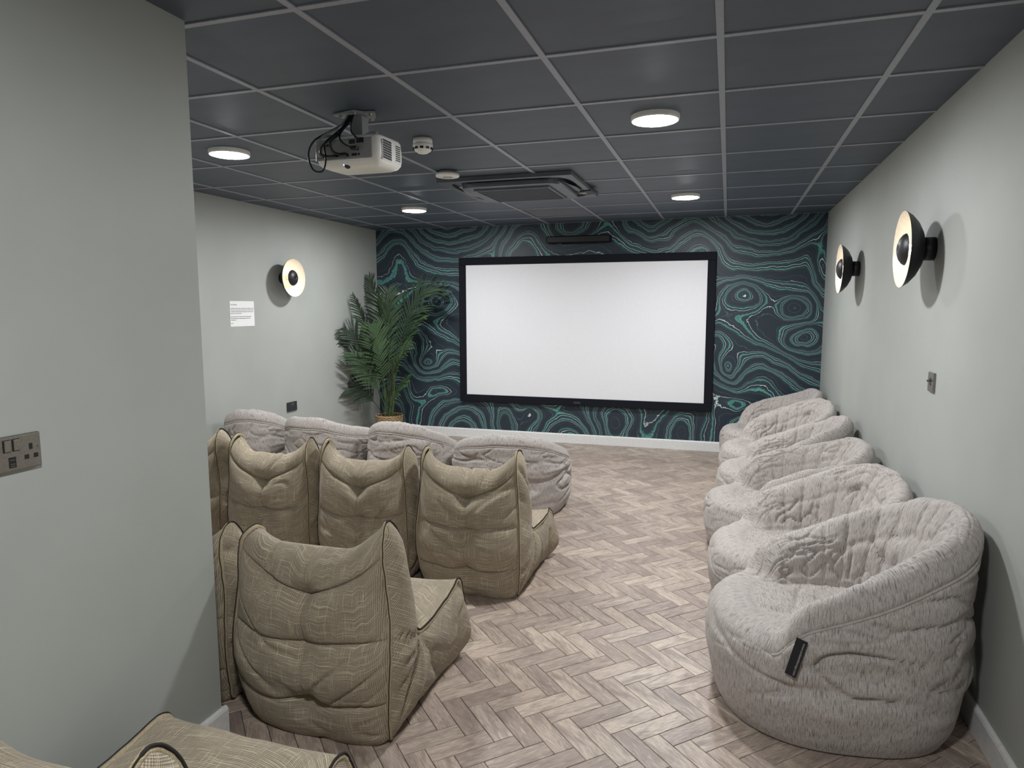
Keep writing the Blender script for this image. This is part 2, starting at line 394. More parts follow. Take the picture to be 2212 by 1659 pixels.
def rank(q):
    p = to_px((q[2], q[3], 0))
    if p is None or not (-40 < p[0] < 2250 and 0 < p[1] < 1690): return 1e9
    for x0, x1, y0, y1 in FOOT:
        if x0 < q[2] < x1 and y0 < q[3] < y1: return 1e6+p[2]
    if q[2] < -1.0: return 1e5+p[2]
    return p[2]
pl.sort(key=rank)
MU = Matrix(((c45, c45, 0), (c45, -c45, 0), (0, 0, 1)))
rest_v, rest_f, rest_uv, rest_t = [], [], [], []
for n, (a, k, cx, cy) in enumerate(pl):
    if n < 300:
        # plank axes in the room: u=(1,1)/sqrt2, v=(1,-1)/sqrt2
        ox, oy = uv_to_xy(*a)
        o = link('plank', plank_me, fl)
        if k == 0: X, Y = (c45, c45), (-c45, c45); ox, oy = uv_to_xy(a[0], a[1]+PW)
        else: X, Y = (c45, -c45), (c45, c45)
        o.matrix_local = Matrix(((X[0], Y[0], 0, ox), (X[1], Y[1], 0, oy), (0, 0, 1, 0), (0, 0, 0, 1)))
    else:
        rr = random.Random(n).random(); base = len(rest_v)
        if k == 0: X, Y = (c45, c45), (-c45, c45); ox, oy = uv_to_xy(a[0], a[1]+PW)
        else: X, Y = (c45, -c45), (c45, c45); ox, oy = uv_to_xy(*a)
        for p in pv: rest_v.append((ox+X[0]*p[0]+Y[0]*p[1], oy+X[1]*p[0]+Y[1]*p[1], p[2]))
        rest_f += [tuple(base+i for i in q) for q in pf]; rest_uv += puv; rest_t += [rr]*len(pv)
rp = obj('planks', (rest_v, rest_f), PLANK, fl, uv=rest_uv, attrs={'tone': rest_t}); rp['kind'] = 'stuff'

# ------------------------------------------------------------------ ceiling: lay-in tiles on a grid of bars
ce = struct(obj('ceiling', box((XL-.1, YB-.1, CE+.03), (XR+.1, YF+.1, CE+.08)), CEIL), 'dark suspended ceiling of square tiles')
GX0, GY0, TS = -2.0886*.6, 3.0461*.6, .6
def tile_ok(x0, x1, y0, y1): return x1 > XL+.02 and x0 < XR-.02 and y1 > YB+.02 and y0 < YF-.02 and not (x1 < XP+.02 and y1 < YP+.02)
tile_me = mesh_data('ceiling_tile', *rbox((0, 0, .010), (TS-.002, TS-.002, .014), .002, 1), CEIL)
VENT = (-1, 7)
for i in range(-6, 6):
    for j in range(-8, 10):
        x0, y0 = GX0+TS*i, GY0+TS*j
        if not tile_ok(x0, x0+TS, y0, y0+TS) or (i, j) == VENT: continue
        cx0, cx1, cy0, cy1 = max(x0, XL), min(x0+TS, XR), max(y0, YB), min(y0+TS, YF)
        if cx1-cx0 > TS-.01 and cy1-cy0 > TS-.01: link('ceiling_tile', tile_me, ce, (x0+TS/2, y0+TS/2, CE))
        else: obj('ceiling_tile', MB().box(((cx0-cx1)/2, (cy0-cy1)/2, .003), ((cx1-cx0)/2, (cy1-cy0)/2, .017)).vf(), CEIL, ce, loc=((cx0+cx1)/2, (cy0+cy1)/2, CE))
for i in range(-6, 6):                      # long runners
    x = GX0+TS*i
    if XL+.03 < x < XR-.03: obj('grid_bar', box((-.012, (YB if x > XP else YP), -.002), (.012, YF, .006)), TBAR, ce, loc=(x, 0, CE))
cross_me = mesh_data('grid_bar', *box((.012, -.012, -.0015), (TS-.012, .012, .006)), TBAR)
for j in range(-8, 10):
    y = GY0+TS*j
    if not YB+.03 < y < YF-.03: continue
    for i in range(-6, 6):
        x0, x1 = max(GX0+TS*i, XL), min(GX0+TS*(i+1), XR)
        if y < YP: x0 = max(x0, XP)
        if x1-x0 < .05: continue
        if x1-x0 > TS-.01: link('grid_bar', cross_me, ce, (x0, y, CE))
        else: obj('grid_bar', box((0, -.012, -.0015), (x1-x0, .012, .006)), TBAR, ce, loc=(x0, y, CE))

# perforated return-air panel in the grid
vx, vy = GX0+TS*VENT[0]+TS/2, GY0+TS*VENT[1]+TS/2
t = thing('ceiling_vent', 'dark square slatted air vent in the ceiling grid', 'vent', (vx, vy, CE))
obj('backing', box((-.298, -.298, .022), (.298, .298, .028)), ACM, t)
fr = MB()
for a, b in (((-.298, -.298), (.298, -.27)), ((-.298, .27), (.298, .298)), ((-.298, -.27), (-.27, .27)), ((.27, -.27), (.298, .27))): fr.box((a[0], a[1], .001), (b[0], b[1], .012))
obj('frame', fr.vf(), ACM, t)
sl = mesh_data('slat', [(-.27, -.010, .011), (.27, -.010, .011), (.27, .008, .002), (-.27, .008, .002), (-.27, -.010, .0125), (.27, -.010, .0125), (.27, .008, .0035), (-.27, .008, .0035)],
               [(0, 3, 2, 1), (4, 5, 6, 7), (0, 1, 5, 4), (1, 2, 6, 5), (2, 3, 7, 6), (3, 0, 4, 7)], ACM)
for k in range(18): link('slat', sl, t, (0, -.255+.03*k, 0))

# ------------------------------------------------------------------ ceiling lamps
bez = mesh_data('bezel', *lathe([(.112, .004), (.112, -.014), (.110, -.020), (.106, -.022), (.104, -.019), (.104, .0)], 48), WPLAST, smooth=True)
dif = mesh_data('diffuser', *MB().add(*lathe([(.1045, -.016), (.098, -.022), (.05, -.026), (.004, -.0265)], 48)).add([(.004*math.cos(2*PI*k/48), .004*math.sin(2*PI*k/48), -.0265) for k in range(48)], [tuple(range(48))]).vf(), LAMPM, smooth=True)
LIGHTS = [(-2.73, 3.30, 'round ceiling lamp above the partition end of the notice wall'), (-.353, 3.32, 'round ceiling lamp over the aisle before the projector'),
          (-2.73, 5.69, 'round ceiling lamp over the row of grey chairs by the palm'), (-.353, 5.69, 'round ceiling lamp by the right top corner of the screen'),
          (-.353, .33, 'round ceiling lamp over the aisle beside the partition')]
for x, y, lb in LIGHTS:
    off = '_offscreen' if y < 1 else ''             # lamp of the same row, above the top of the picture
    t = thing('ceiling_light'+off, lb, 'ceiling light', (x, y, CE), group='round ceiling lamps')
    link('bezel', bez, t); link('diffuser'+off, dif, t)

# ------------------------------------------------------------------ projection screen
SX0, SX1, SZ0, SZ1 = -2.872, -.126, .415, 2.018
t = thing('projection_screen', 'wide white projection screen in a black velvet frame on the mural', 'screen', ((SX0+SX1)/2, YF, SZ0))
hw, hh = (SX1-SX0)/2, SZ1-SZ0; fw = .082
obj('screen_surface', box((-hw+fw-.005, -.034, fw-.005), (hw-fw+.005, -.028, hh-fw+.005)), SCREEN, t)
for nm, c, d in (('frame_bar', (0, -.023, fw/2), (2*hw, .046, fw)), ('frame_bar', (0, -.023, hh-fw/2), (2*hw, .046, fw)),
                 ('frame_bar', (-hw+fw/2, -.023, hh/2), (fw, .0455, hh-2*fw)), ('frame_bar', (hw-fw/2, -.023, hh/2), (fw, .0455, hh-2*fw))):
    obj(nm, rbox(c, d, .006, 2), VELVET, t)
obj('badge', rbox((-.02, -.047, .036), (.075, .003, .022), .001, 1), CHAR, t)
t = thing('bar_speaker', 'slim black bar speaker mounted above the projection screen', 'speaker', (-1.515, YF, 2.18))
obj('cabinet', rbox((0, -.045, 0), (.68, .088, .072), .008, 2), VELVET, t)
obj('front_mesh', rbox((0, -.091, 0), (.66, .008, .056), .003, 1), BLACK, t)
obj('wall_bracket', box((-.2, -.004, -.05), (.2, .0, -.03)), BLACK, t)

# ------------------------------------------------------------------ wall sconces (dish shade, bulb, small cap)
def sconce(loc, rotz, label):
    t = thing('wall_sconce', label, 'wall lamp', loc, (0, 0, rotz), 'dish wall sconces')   # local +x points off the wall
    obj('wall_mount', lathe([(.0005, 0), (.052, 0), (.052, .05), (.0005, .05)], 32, 'x'), BLACK, t, True)
    out = [(.05, .046), (.085, .056), (.125, .077), (.155, .103), (.172, .128)]
    o = obj('shade', lathe(out+[(.1735, .129), (.172, .130)], 56, 'x'), BLACK, t, True)
    obj('shade_lining', lathe([(.172, .130), (.152, .106), (.122, .081), (.083, .060), (.05, .051), (.0005, .050)], 56, 'x'), CREAM, o, True)
    obj('bulb', lathe([(.0005, .125), (.016, .123), (.024, .112), (.023, .096), (.015, .080), (.0005, .078)], 24, 'x'), BULB, t, True)
    obj('bulb_holder', lathe([(.0005, .080), (.016, .080), (.017, .050)], 24, 'x'), CREAM, t, True)
    cap = [(.072, .116), (.066, .126), (.050, .138), (.028, .146), (.0005, .149)]
    o = obj('cap', lathe(cap+[(.0005, .146), (.028, .143), (.049, .135), (.064, .124), (.070, .116), (.072, .116)], 40, 'x'), BLACK, t, True)
    for a in (0, 2*PI/3, 4*PI/3):
        obj('cap_rod', tube([(.056, .024*math.cos(a+PI/2), .030*math.sin(a+PI/2)), (.136, .030*math.cos(a+PI/2), .034*math.sin(a+PI/2))], .0015, 6), STEEL, o)
sconce((XL, 5.36, 1.745), 0, 'black dish wall sconce with cream lining beside the paper notice')
sconce((XR, 3.52, 1.735), PI, 'black dish wall sconce above the small steel switch')
sconce((XR, 5.36, 1.742), PI, 'black dish wall sconce closer to the mural, on the switch wall')

# ------------------------------------------------------------------ notice, sockets, switch
t = thing('paper_notice', 'white printed paper notice taped to the grey wall', 'notice', (XL, 4.80, 1.425), (0, math.radians(-1.2), PI/2))
# local x runs towards the mural, z is up, -y faces the room
t.rotation_euler = (0, 0, PI/2)
obj('sheet', box((-.150, -.0025, -.106), (.150, -.0012, .106)), PAPER, t)
pr = random.Random(3)
text_mesh('Dear Residents,', .0125, INK, t, 'print', (-.143, -.003, .072), (PI/2, 0, 0))
ink = MB()
for z, wd in ((.045, .285), (.031, .285), (.017, .28), (.003, .135), (-.024, .255), (-.038, .24), (-.052, .06), (-.079, .025)):
    x = -.143
    while x < -.143+wd-.004:
        l = pr.uniform(.008, .03); l = min(l, -.143+wd-x); ink.box((x, -.0029, z-.0022), (x+l, -.0024, z+.0022)); x += l+.0045
obj('print', ink.vf(), INK, t)['kind'] = 'stuff'
t = thing('wall_socket', 'dark double wall socket low on the grey wall above the grey chairs', 'socket', (XL, 5.425, .545), (0, 0, PI/2))
obj('plate', rbox((0, -.006, 0), (.147, .011, .088), .003, 2), CHAR, t)
for sx in (-1, 1):
    obj('switch', rbox((sx*.012, -.0125, .022), (.014, .004, .022), .001, 1), STEEL, t)
    for dx, dz, a, b in ((0, .008, .006, .012), (-.011, -.016, .011, .007), (.011, -.016, .011, .007)):
        obj('pin_slot', MB().cbox((sx*.042+dx, -.0118, dz), (a, .0008, b)).vf(), BLACK, t)
t = thing('wall_socket', 'brushed steel double socket with rocker switches on the partition', 'socket', (XP, 1.153, 1.133), (0, 0, PI/2))
obj('plate', rbox((0, -.006, 0), (.147, .012, .086), .0035, 3), STEEL, t)
for sx in (-1, 1):
    o = obj('rocker_switch', rbox((sx*.011, -.0135, .020), (.015, .006, .027), .0015, 2), STEEL, t, rot=None)
    obj('switch_surround', MB().cbox((sx*.011, -.0122, .020), (.018, .0012, .030)).vf(), BLACK, o)
    for dx, dz, a, b in ((0, .010, .009, .015), (-.0115, -.014, .0115, .011), (.0115, -.014, .0115, .011)):
        obj('pin_slot', rbox((sx*.047+dx, -.0119, dz), (a, .001, b), .0003, 1), BLACK, t)
    obj('screw', lathe([(.0005, -.0135), (.003, -.0132), (.0038, -.012)], 16), STEEL, t, loc=(sx*.0655, -.0001, .008), rot=(0, 0, 0))
for ch in t.children:
    if ch.name.startswith('screw'): ch.rotation_euler = (-PI/2, 0, 0); ch.location.y = 0
us = obj('usb_ports', rbox((0, -.0119, -.021), (.018, .0014, .026), .0004, 1), BLACK, t)
for dz in (.006, -.004, -.009): obj('contact', MB().cbox((0, -.0128, -.021+dz), (.011, .0006, .0013)).vf(), STEEL, us)
t = thing('wall_switch', 'small brushed steel toggle switch plate on the right wall', 'switch', (XR, 3.40, 1.145), (0, 0, -PI/2))
obj('plate', rbox((0, -.005, 0), (.086, .010, .086), .003, 2), STEEL, t)
o = obj('switch_recess', rbox((0, -.0104, .002), (.022, .0016, .034), .0005, 1), CHAR, t)
obj('toggle', rbox((0, -.017, .006), (.007, .016, .010), .002, 2), STEEL, t)
for sz in (-1, 1): obj('screw', MB().cbox((sz*.030, -.0102, 0), (.005, .001, .005)).vf(), BRACK, t)

# ------------------------------------------------------------------ projector on its ceiling bracket
PXC, PYC = -1.65, 2.875
t = thing('projector', 'white ceiling projector with black cables hanging from a metal bracket', 'projector', (PXC, PYC, 2.245))
def proj_body():
    import bmesh
    bm = bmesh.new()
    # section in plan (superellipse) stacked: flat top, belly curving in underneath
    n = 64; rings = []
    for z, sx, sy in ((0, .150, .112), (-.004, .158, .119), (-.014, .163, .124), (-.05, .166, .126), (-.092, .166, .126), (-.112, .163, .122), (-.126, .152, .112), (-.136, .128, .092), (-.141, .085, .060)):
        ring = []
        for k in range(n):
            a = 2*PI*k/n; c, s = math.cos(a), math.sin(a); e = 2/7
            ring.append(bm.verts.new((sx*math.copysign(abs(c)**e, c), sy*math.copysign(abs(s)**e, s), z-.0)))
        rings.append(ring)
    for a, b in zip(rings, rings[1:]):
        for k in range(n): bm.faces.new((a[k], b[k], b[(k+1) % n], a[(k+1) % n]))
    bm.faces.new(rings[0]); bm.faces.new(rings[-1][::-1]); bm.verts.index_update()
    out = [tuple(v.co) for v in bm.verts], [tuple(v.index for v in f.verts) for f in bm.faces]; bm.free(); return out
bd = obj('body', proj_body(), WPLAST, t, True)
bd.rotation_euler = (math.radians(2), 0, 0)
rear = obj('connector_panel', rbox((-.01, -.1245, -.065), (.285, .006, .088), .002, 1), GPLAST, t)
for x, z, a, b, m in ((.075, -.032, .035, .022, DARKP), (.035, -.036, .03, .018, CHAR), (.045, -.092, .026, .011, DARKP), (.068, -.092, .008, .01, DARKP), (.0, -.094, .034, .012, DARKP), (-.045, -.092, .03, .012, DARKP), (-.09, -.045, .012, .01, CHAR), (-.115, -.092, .01, .01, DARKP)):
    obj('port', rbox((x, -.1285, z), (a, .004, b), .001, 1), m, rear)
g = obj('vent_grille', rbox((.1655, -.045, -.068), (.003, .095, .085), .001, 1), WPLAST, t)
slot = mesh_data('vent_slot_shade', *box((0, -.0052, -.0042), (.0016, .0052, .0042)), DARKP)  # dark boxes laid on both grilles, painting in the shade of open holes
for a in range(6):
    for b in range(8): link('vent_slot_shade', slot, g, (.1664, -.083+.0135*a, -.101+.0105*b))
g2 = obj('vent_grille', rbox((.1655, .055, -.066), (.003, .05, .075), .001, 1), WPLAST, t)
for b in range(8): obj('vent_slot_shade', box((.1664, .033, -.095+.009*b), (.1682, .078, -.0905+.009*b)), DARKP, g2)
obj('control_button', lathe([(.0005, -.0035), (.012, -.0035), (.014, 0)], 24), DARKP, t, True, loc=(-.01, -.097, -.134), rot=(math.radians(-35), 0, 0))
obj('status_light', lathe([(.0005, -.002), (.004, 0)], 12), LED, t, loc=(-.022, -.107, -.129), rot=(math.radians(-40), 0, 0))
obj('lens', lathe([(.0005, 0), (.03, 0), (.034, -.02), (.036, -.03)], 32), DARKP, t, True, loc=(.07, .152, -.06), rot=(-PI/2, 0, 0))
br = obj('ceiling_plate', ([(-.105, -.055, .105), (.02, -.085, .105), (.05, -.05, .105), (.105, -.04, .105), (.07, .03, .105), (.03, .085, .105), (-.03, .05, .105), (-.07, .045, .105)]+
     [(-.105, -.055, .113), (.02, -.085, .113), (.05, -.05, .113), (.105, -.04, .113), (.07, .03, .113), (.03, .085, .113), (-.03, .05, .113), (-.07, .045, .113)],
     [tuple(range(8))[::-1], tuple(range(8, 16))]+[(i, (i+1) % 8, 8+(i+1) % 8, 8+i) for i in range(8)]), BRACK, t)
for x, y in ((-.07, -.045), (.012, -.062), (.075, -.03), (.03, .055)): obj('bolt', lathe([(.0005, .098), (.007, .098), (.008, .105)], 10), STEEL, br, loc=(x, y, 0))
obj('drop_arm', rbox((.0, .0, .052), (.052, .05, .112), .005, 2), BRACK, t)
obj('drop_flange', rbox((.03, -.0, .05), (.004, .06, .10), .001, 1), BRACK, t)
for a in (-1, 1):
    for b in (-1, 1): obj('mount_arm', tube(smooth_path([(.0, .0, .0), (a*.07, b*.05, .012), (a*.13, b*.085, .008), (a*.135, b*.088, -.004)], 5), .006, 6), BRACK, t)
cabs = [[(-.03, -.05, .10), (-.04, -.075, .06), (-.075, -.12, .02), (-.13, -.17, -.03), (-.155, -.18, -.09), (-.135, -.18, -.155), (-.09, -.175, -.165), (-.075, -.17, -.12), (-.085, -.16, -.06), (-.08, -.15, -.03), (-.03, -.10, .03), (-.01, -.05, .09)],
        [(-.02, -.05, .10), (-.03, -.08, .05), (-.06, -.15, -.02), (-.09, -.175, -.06), (-.10, -.165, -.09), (-.06, -.16, -.10), (-.045, -.135, -.092)],
        [(-.015, -.05, .10), (-.02, -.08, .05), (-.025, -.15, -.01), (-.045, -.175, -.045), (-.04, -.165, -.08), (-.01, -.155, -.094), (.0, -.135, -.094)],
        [(-.008, -.05, .10), (-.01, -.075, .06), (-.015, -.14, -.0), (-.0, -.165, -.035), (.03, -.165, -.06), (.06, -.15, -.07), (.07, -.135, -.075)],
        [(-.025, -.055, .10), (-.045, -.10, .04), (-.09, -.16, -.01), (-.115, -.18, -.06), (-.115, -.165, -.092), (-.115, -.135, -.092)],
        [(.0, -.05, .10), (.0, -.07, .06), (.0, -.07, .02), (.03, -.10, .0), (.06, -.14, -.02), (.075, -.132, -.032)]]
for k, c in enumerate(cabs): obj('cable', tube(smooth_path(c, 7), (.0042, .005, .0048, .0038, .0042, .004)[k], 8), CABLE if k != 4 else GPLAST, t, True)
obj('plug', rbox((.062, -.155, -.07), (.034, .02, .016), .003, 2), CABLE, t)
obj('plug', rbox((.0, -.145, -.094), (.036, .03, .014), .003, 2), CABLE, t)

# ------------------------------------------------------------------ smoke detector, access point, air-conditioning cassette
t = thing('smoke_detector', 'white domed smoke detector on the ceiling beside the projector', 'smoke detector', (-1.56, 3.37, CE))
obj('base', lathe([(.0005, 0), (.050, 0), (.051, -.022), (.047, -.026), (.0005, -.026)], 40), WPLAST, t, True)
hd = obj('head', lathe([(.047, -.024), (.053, -.030), (.052, -.046), (.043, -.062), (.025, -.074), (.010, -.078), (.0005, -.078)], 40), WPLAST, t, True)
for k in range(10):
    a = 2*PI*k/10
    obj('slot', MB().cbox((.0465, 0, -.052), (.012, .018, .011)).vf(), DARKP, hd, rot=(0, 0, a))
t = thing('access_point', 'flat round white disc on the ceiling before the dark air conditioner', 'access point', (-1.78, 4.22, CE))
obj('mount', lathe([(.0005, 0), (.058, 0), (.055, -.016), (.0005, -.016)], 40), GPLAST, t, True)
o = obj('disc', lathe([(.0005, -.012), (.072, -.013), (.078, -.018), (.078, -.029), (.073, -.034), (.04, -.036), (.0005, -.036)], 48), WPLAST, t, True)
obj('indicator', lathe([(.0005, -.0372), (.004, -.0368), (.005, -.036)], 12), GPLAST, o)
obj('marking', lathe([(.018, -.0366), (.03, -.0368)], 32), GPLAST, o)
t = thing('air_conditioner', 'dark painted square ceiling cassette air conditioner', 'air conditioner', (-1.475, 4.90, CE))
def panel_rim(n=96):
    v = []; f = []
    for k in range(n):
        a = 2*PI*k/n; c, q = math.cos(a), math.sin(a); m = max(abs(c), abs(q)); e = 2/6
        ix, iy = .435*math.copysign(abs(c)**e, c), .435*math.copysign(abs(q)**e, q)
        ox, oy = .475*c/m, .475*q/m
        v += [(ox, oy, 0), (ox, oy, -.026), (ox*.995, oy*.995, -.028), (ix*1.004, iy*1.004, -.028), (ix, iy, -.026), (ix, iy, -.004)]
    for k in range(n):
        b = (k+1) % n
        for i in range(5): f.append((k*6+i, b*6+i, b*6+i+1, k*6+i+1))
    return v, f
obj('panel', panel_rim(), ACM, t)
def ringplate(r0, r1, z0, z1, e=5, n=72):
    v = []; f = []
    for r, z in ((r1, z0), (r1-.004, z1), (r0+.004, z1), (r0, z0)):
        for k in range(n):
            a = 2*PI*k/n; c, s = math.cos(a), math.sin(a)
            v.append((r*math.copysign(abs(c)**(2/e), c), r*math.copysign(abs(s)**(2/e), s), z))
    for i in range(3):
        for k in range(n): f.append((i*n+k, i*n+(k+1) % n, (i+1)*n+(k+1) % n, (i+1)*n+k))
    return v, f
obj('air_channel', box((-.45, -.45, -.005), (.45, .45, 0)), ACM, t)
obj('fascia', ringplate(.02, .365, -.004, -.052, 8), ACM, t, False)
for k in range(4):
    v = []; f = []; n = 14
    for i in range(n+1):
        x = -.30+.60*i/n; s = .5+.5*math.cos(PI*(x/.30)) if k % 2 else .75
        for y, z in ((.358, -.026), (.372+.045*s+.006, -.036), (.372+.045*s+.006, -.033), (.358, -.023)): v.append((x, y, z))
    for i in range(n):
        for q in range(4): f.append((i*4+q, i*4+(q+1) % 4, i*4+4+(q+1) % 4, i*4+4+q))
    f += [(0, 1, 2, 3), (n*4+3, n*4+2, n*4+1, n*4)]
    obj('louvre_flap', (v, f), ACM, t, rot=(0, 0, k*PI/2))
g = obj('intake_grille', rbox((0, 0, -.056), (.53, .53, .008), .002, 1), ACD, t)
gs = mesh_data('slat', *box((-.255, -.0035, -.0635), (.255, .0035, -.059)), ACM)
for k in range(21): link('slat', gs, g, (0, -.25+.025*k, 0))
for a, b in (((-.275, -.275), (.275, -.262)), ((-.275, .262), (.275, .275)), ((-.275, -.262), (-.262, .262)), ((.262, -.262), (.275, .262))): obj('grille_edge', box((a[0], a[1], -.064), (b[0], b[1], -.052)), ACM, g)
o = obj('corner_cover', rbox((.39, .30, -.031), (.12, .16, .01), .003, 1), ACD, t, rot=(0, 0, -.2))
obj('sensor_window', rbox((.372, .27, -.038), (.045, .05, .006), .002, 1), GPLAST, o)

# ------------------------------------------------------------------ grey beanbag lounger ("petal" arms wrapping a low seat)
def catmull(K, cnt):
    """K: (nk, ...) keys; cnt samples per segment"""
    P = np.concatenate([2*K[:1]-K[1:2], K, 2*K[-1:]-K[-2:-1]]); out = []; marks = [0]
    for i in range(1, len(P)-2):
        a, b, c, d = P[i-1], P[i], P[i+1], P[i+2]
        for t in np.linspace(0, 1, cnt[i-1], endpoint=False):
            out.append(.5*(2*b+(c-a)*t+(2*a-5*b+4*c-d)*t*t+(3*b-a-3*c+d)*t**3))
        marks.append(len(out))
    out.append(P[-2]); return np.array(out), marks
def smooth1(a, n):
    for _ in range(n): a = (np.roll(a, 1)+2*a+np.roll(a, -1))/4
    return a
def grid_normals(P, wrap=True):
    if wrap: du = np.roll(P, -1, 0)-np.roll(P, 1, 0)
    else: du = np.gradient(P, axis=0)
    dv = np.gradient(P, axis=1); n = np.cross(du, dv)
    return n/(np.linalg.norm(n, axis=-1, keepdims=True)+1e-9)
def crease(n, wd): return np.exp(-(n/wd)**2)
def bean_meshes(seed, hs=1., asym=0., arm=1.):
    nth = 300; th = np.linspace(-PI, PI, nth, endpoint=False); a = np.abs(th); ad = np.degrees(a)
    S = .345
    h = np.interp(ad, [0, 42, 50, 58, 66, 90, 120, 150, 180], [S, S, S+.015, S+.10, S+.15*arm, S+.21*arm, S+.31, S+.385, S+.40])
    h = S+(h-S)*hs*(1+asym*np.sin(th))
    h = smooth1(h, 14)+.012*perlin(np.cos(th)*2.2, np.sin(th)*2.2, seed*1.7, seed)*np.clip((ad-55)/40, 0, 1)
    up = np.clip((h-S)/.10, 0, 1)                                      # 1 where there is an arm or a back
    n_ = 2.5; Rx, Ry = .425, np.where(a < PI/2, .445, .405)
    R = ((np.abs(np.sin(th))/Rx)**n_+(np.abs(np.cos(th))/Ry)**n_)**(-1/n_)
    R = R*(1+.02*perlin(np.cos(th)*1.6, np.sin(th)*1.6, 5.5, seed+3))
    L = lambda p, q: p+(q-p)*up
    z1 = np.zeros_like(th)
    K = [(0*R, z1), (.78, z1), (.92, z1+.025), (1.0, z1+.15), (L(1.0, 1.01), L(.245, .10+.5*(h-.10))), (L(.955, .985), L(.315, h-.095)), (L(.86, .90), L(.35, h-.012)),
         (L(.76, .775), L(.357, h-.016)), (L(.67, .655), L(.353, h-.13*np.clip((h-S)/.3, .3, 1))), (L(.60, .54), L(.345, S-.005)), (.36, z1+S-.018), (.2, z1+S-.028), (.002, z1+S-.03)]
    K = np.stack([np.stack([(k[0]*R if not np.isscalar(k[0]) or k[0] else 0*R), k[1]+0*th], -1) for k in K])
    K[0, :, 0] = .001
    G_, marks = catmull(K, [3, 5, 10, 16, 22, 14, 12, 16, 16, 14, 8, 5])      # (nv, nth, 2)
    G_ = G_.transpose(1, 0, 2); nv = G_.shape[1]; rr, zz = G_[..., 0], G_[..., 1]
    T = th[:, None]+0*rr
    P = np.stack([rr*np.sin(T), rr*np.cos(T), zz], -1)
    P[..., 1] += -.05*np.clip((zz-.4)/.3, 0, 1)*np.clip(-np.cos(T), 0, 1)   # back leans out
    N = grid_normals(P)
    if (N[:, marks[3]]*P[:, marks[3]])[:, :2].sum() < 0: N = -N
    v = np.arange(nv)[None, :]+0*T; X, Y, Z = P[..., 0], P[..., 1], P[..., 2]
    i5, i6, i7, i9 = marks[5], marks[6], marks[7], marks[9]
    sm = lambda x, lo, hi: np.clip((x-lo)/(hi-lo), 0, 1)
    outer = sm(v, marks[2], marks[3])*sm(-v, -i5-2, -i5+6)
    inner = sm(v, i6-4, i7)*sm(-v, -i9, -i9+6)
    seat = sm(v, i9, i9+8)
    upg = up[:, None]+0*rr
    ct, stt = np.cos(T)*1., np.sin(T)*1.
    # outer wall: long sagging folds, mostly under the arms and back
    q = perlin(ct*1.3+.35*perlin(X*5, Y*5, Z*5, seed+20), stt*1.3, Z*8.5, seed+21)
    q2 = perlin(ct*2.0, stt*2.0, Z*15+.4*perlin(X*7, Y*7, Z*7, seed+22), seed+23)
    m1 = sm(perlin(X*2.2, Y*2.2, Z*2.2, seed+24), -.12, .2)
    fold = (.30+.70*upg)*sm(Z, .06, .22)
    d = outer*fold*(.030*q-.026*crease(q, .045)*m1+.013*q2-.013*crease(q2, .05)*(1-.6*m1))
    d += outer*.010*perlin(X*4, Y*4, Z*4, seed+25)
    # stitched channels running over the roll and down the inside of the back
    rs = np.random.RandomState(seed+5); tk = np.arange(-165, 180, 15.5)*PI/180+rs.uniform(-.05, .05, 23)[:len(np.arange(-165, 180, 15.5))]
    Tw = T+.05*perlin(v*.05, T*2, 1.5, seed+30)
    dist = np.min(np.abs((Tw[..., None]-tk+PI) % (2*PI)-PI), -1)*rr
    rollm = sm(v, i5+4, i6)*sm(-v, -i9, -i9+4)*upg
    d += rollm*(-.013*crease(dist, .0050)+.007*(1-crease(dist, .035)))*(.12+.88*sm(v, i6+4, i7+6))*(.4+.6*sm(perlin(X*3, Y*3, Z*3, seed+50), -.25, .1))
    hz = perlin(ct*3.1, stt*3.1, v*.16+.8*perlin(X*6, Y*6, Z*6, seed+31), seed+32)
    hz2 = perlin(X*7, Y*7, Z*9, seed+33)
    d += inner*upg*(.018*hz2+.014*perlin(X*3.5, Y*3.5, Z*4, seed+34)-.017*crease(hz, .05)*sm(perlin(X*4, Y*4, Z*4, seed+35), -.15, .1))
    mid = .5*(i7+i9)
    d += inner*upg*(-.008*crease(v-mid-2*perlin(ct*2, stt*2, 2., seed+9), 1.3))
    # roll puckers and seams
    d += sm(v, i5, i6)*sm(-v, -i7-6, -i7)*.004*perlin(T*16, v*.08, 3., seed+36)
    d -= upg*.010*crease(v-i5, 1.3)
    d -= .012*upg*crease(v-i9, 2.)
    # seat: gentle dish with creases running in from the arm ends
    sq = perlin(X*3.2, Y*5.5, 1.1, seed+40)
    d += seat*(.008*sq-.010*crease(sq, .05)*sm(rr, .05, .18)+.006*perlin(X*9, Y*9, 1., seed+41))
    fr = (1-upg)*sm(v, marks[3], marks[5])*sm(-v, -i9-2, -i9+6)
    fq = perlin(X*4.5, Y*3.0, Z*3, seed+43)
    d += fr*(.014*fq-.007*crease(fq, .05)*sm(perlin(X*3, Y*3, 2., seed+44), 0, .2))
    P = P+N*d[..., None]; P[..., 2] = np.maximum(P[..., 2], 0)
    arc = np.cumsum(np.concatenate([np.zeros((nth, 1)), np.linalg.norm(np.diff(P, axis=1), axis=-1)], 1), 1)
    out = {}
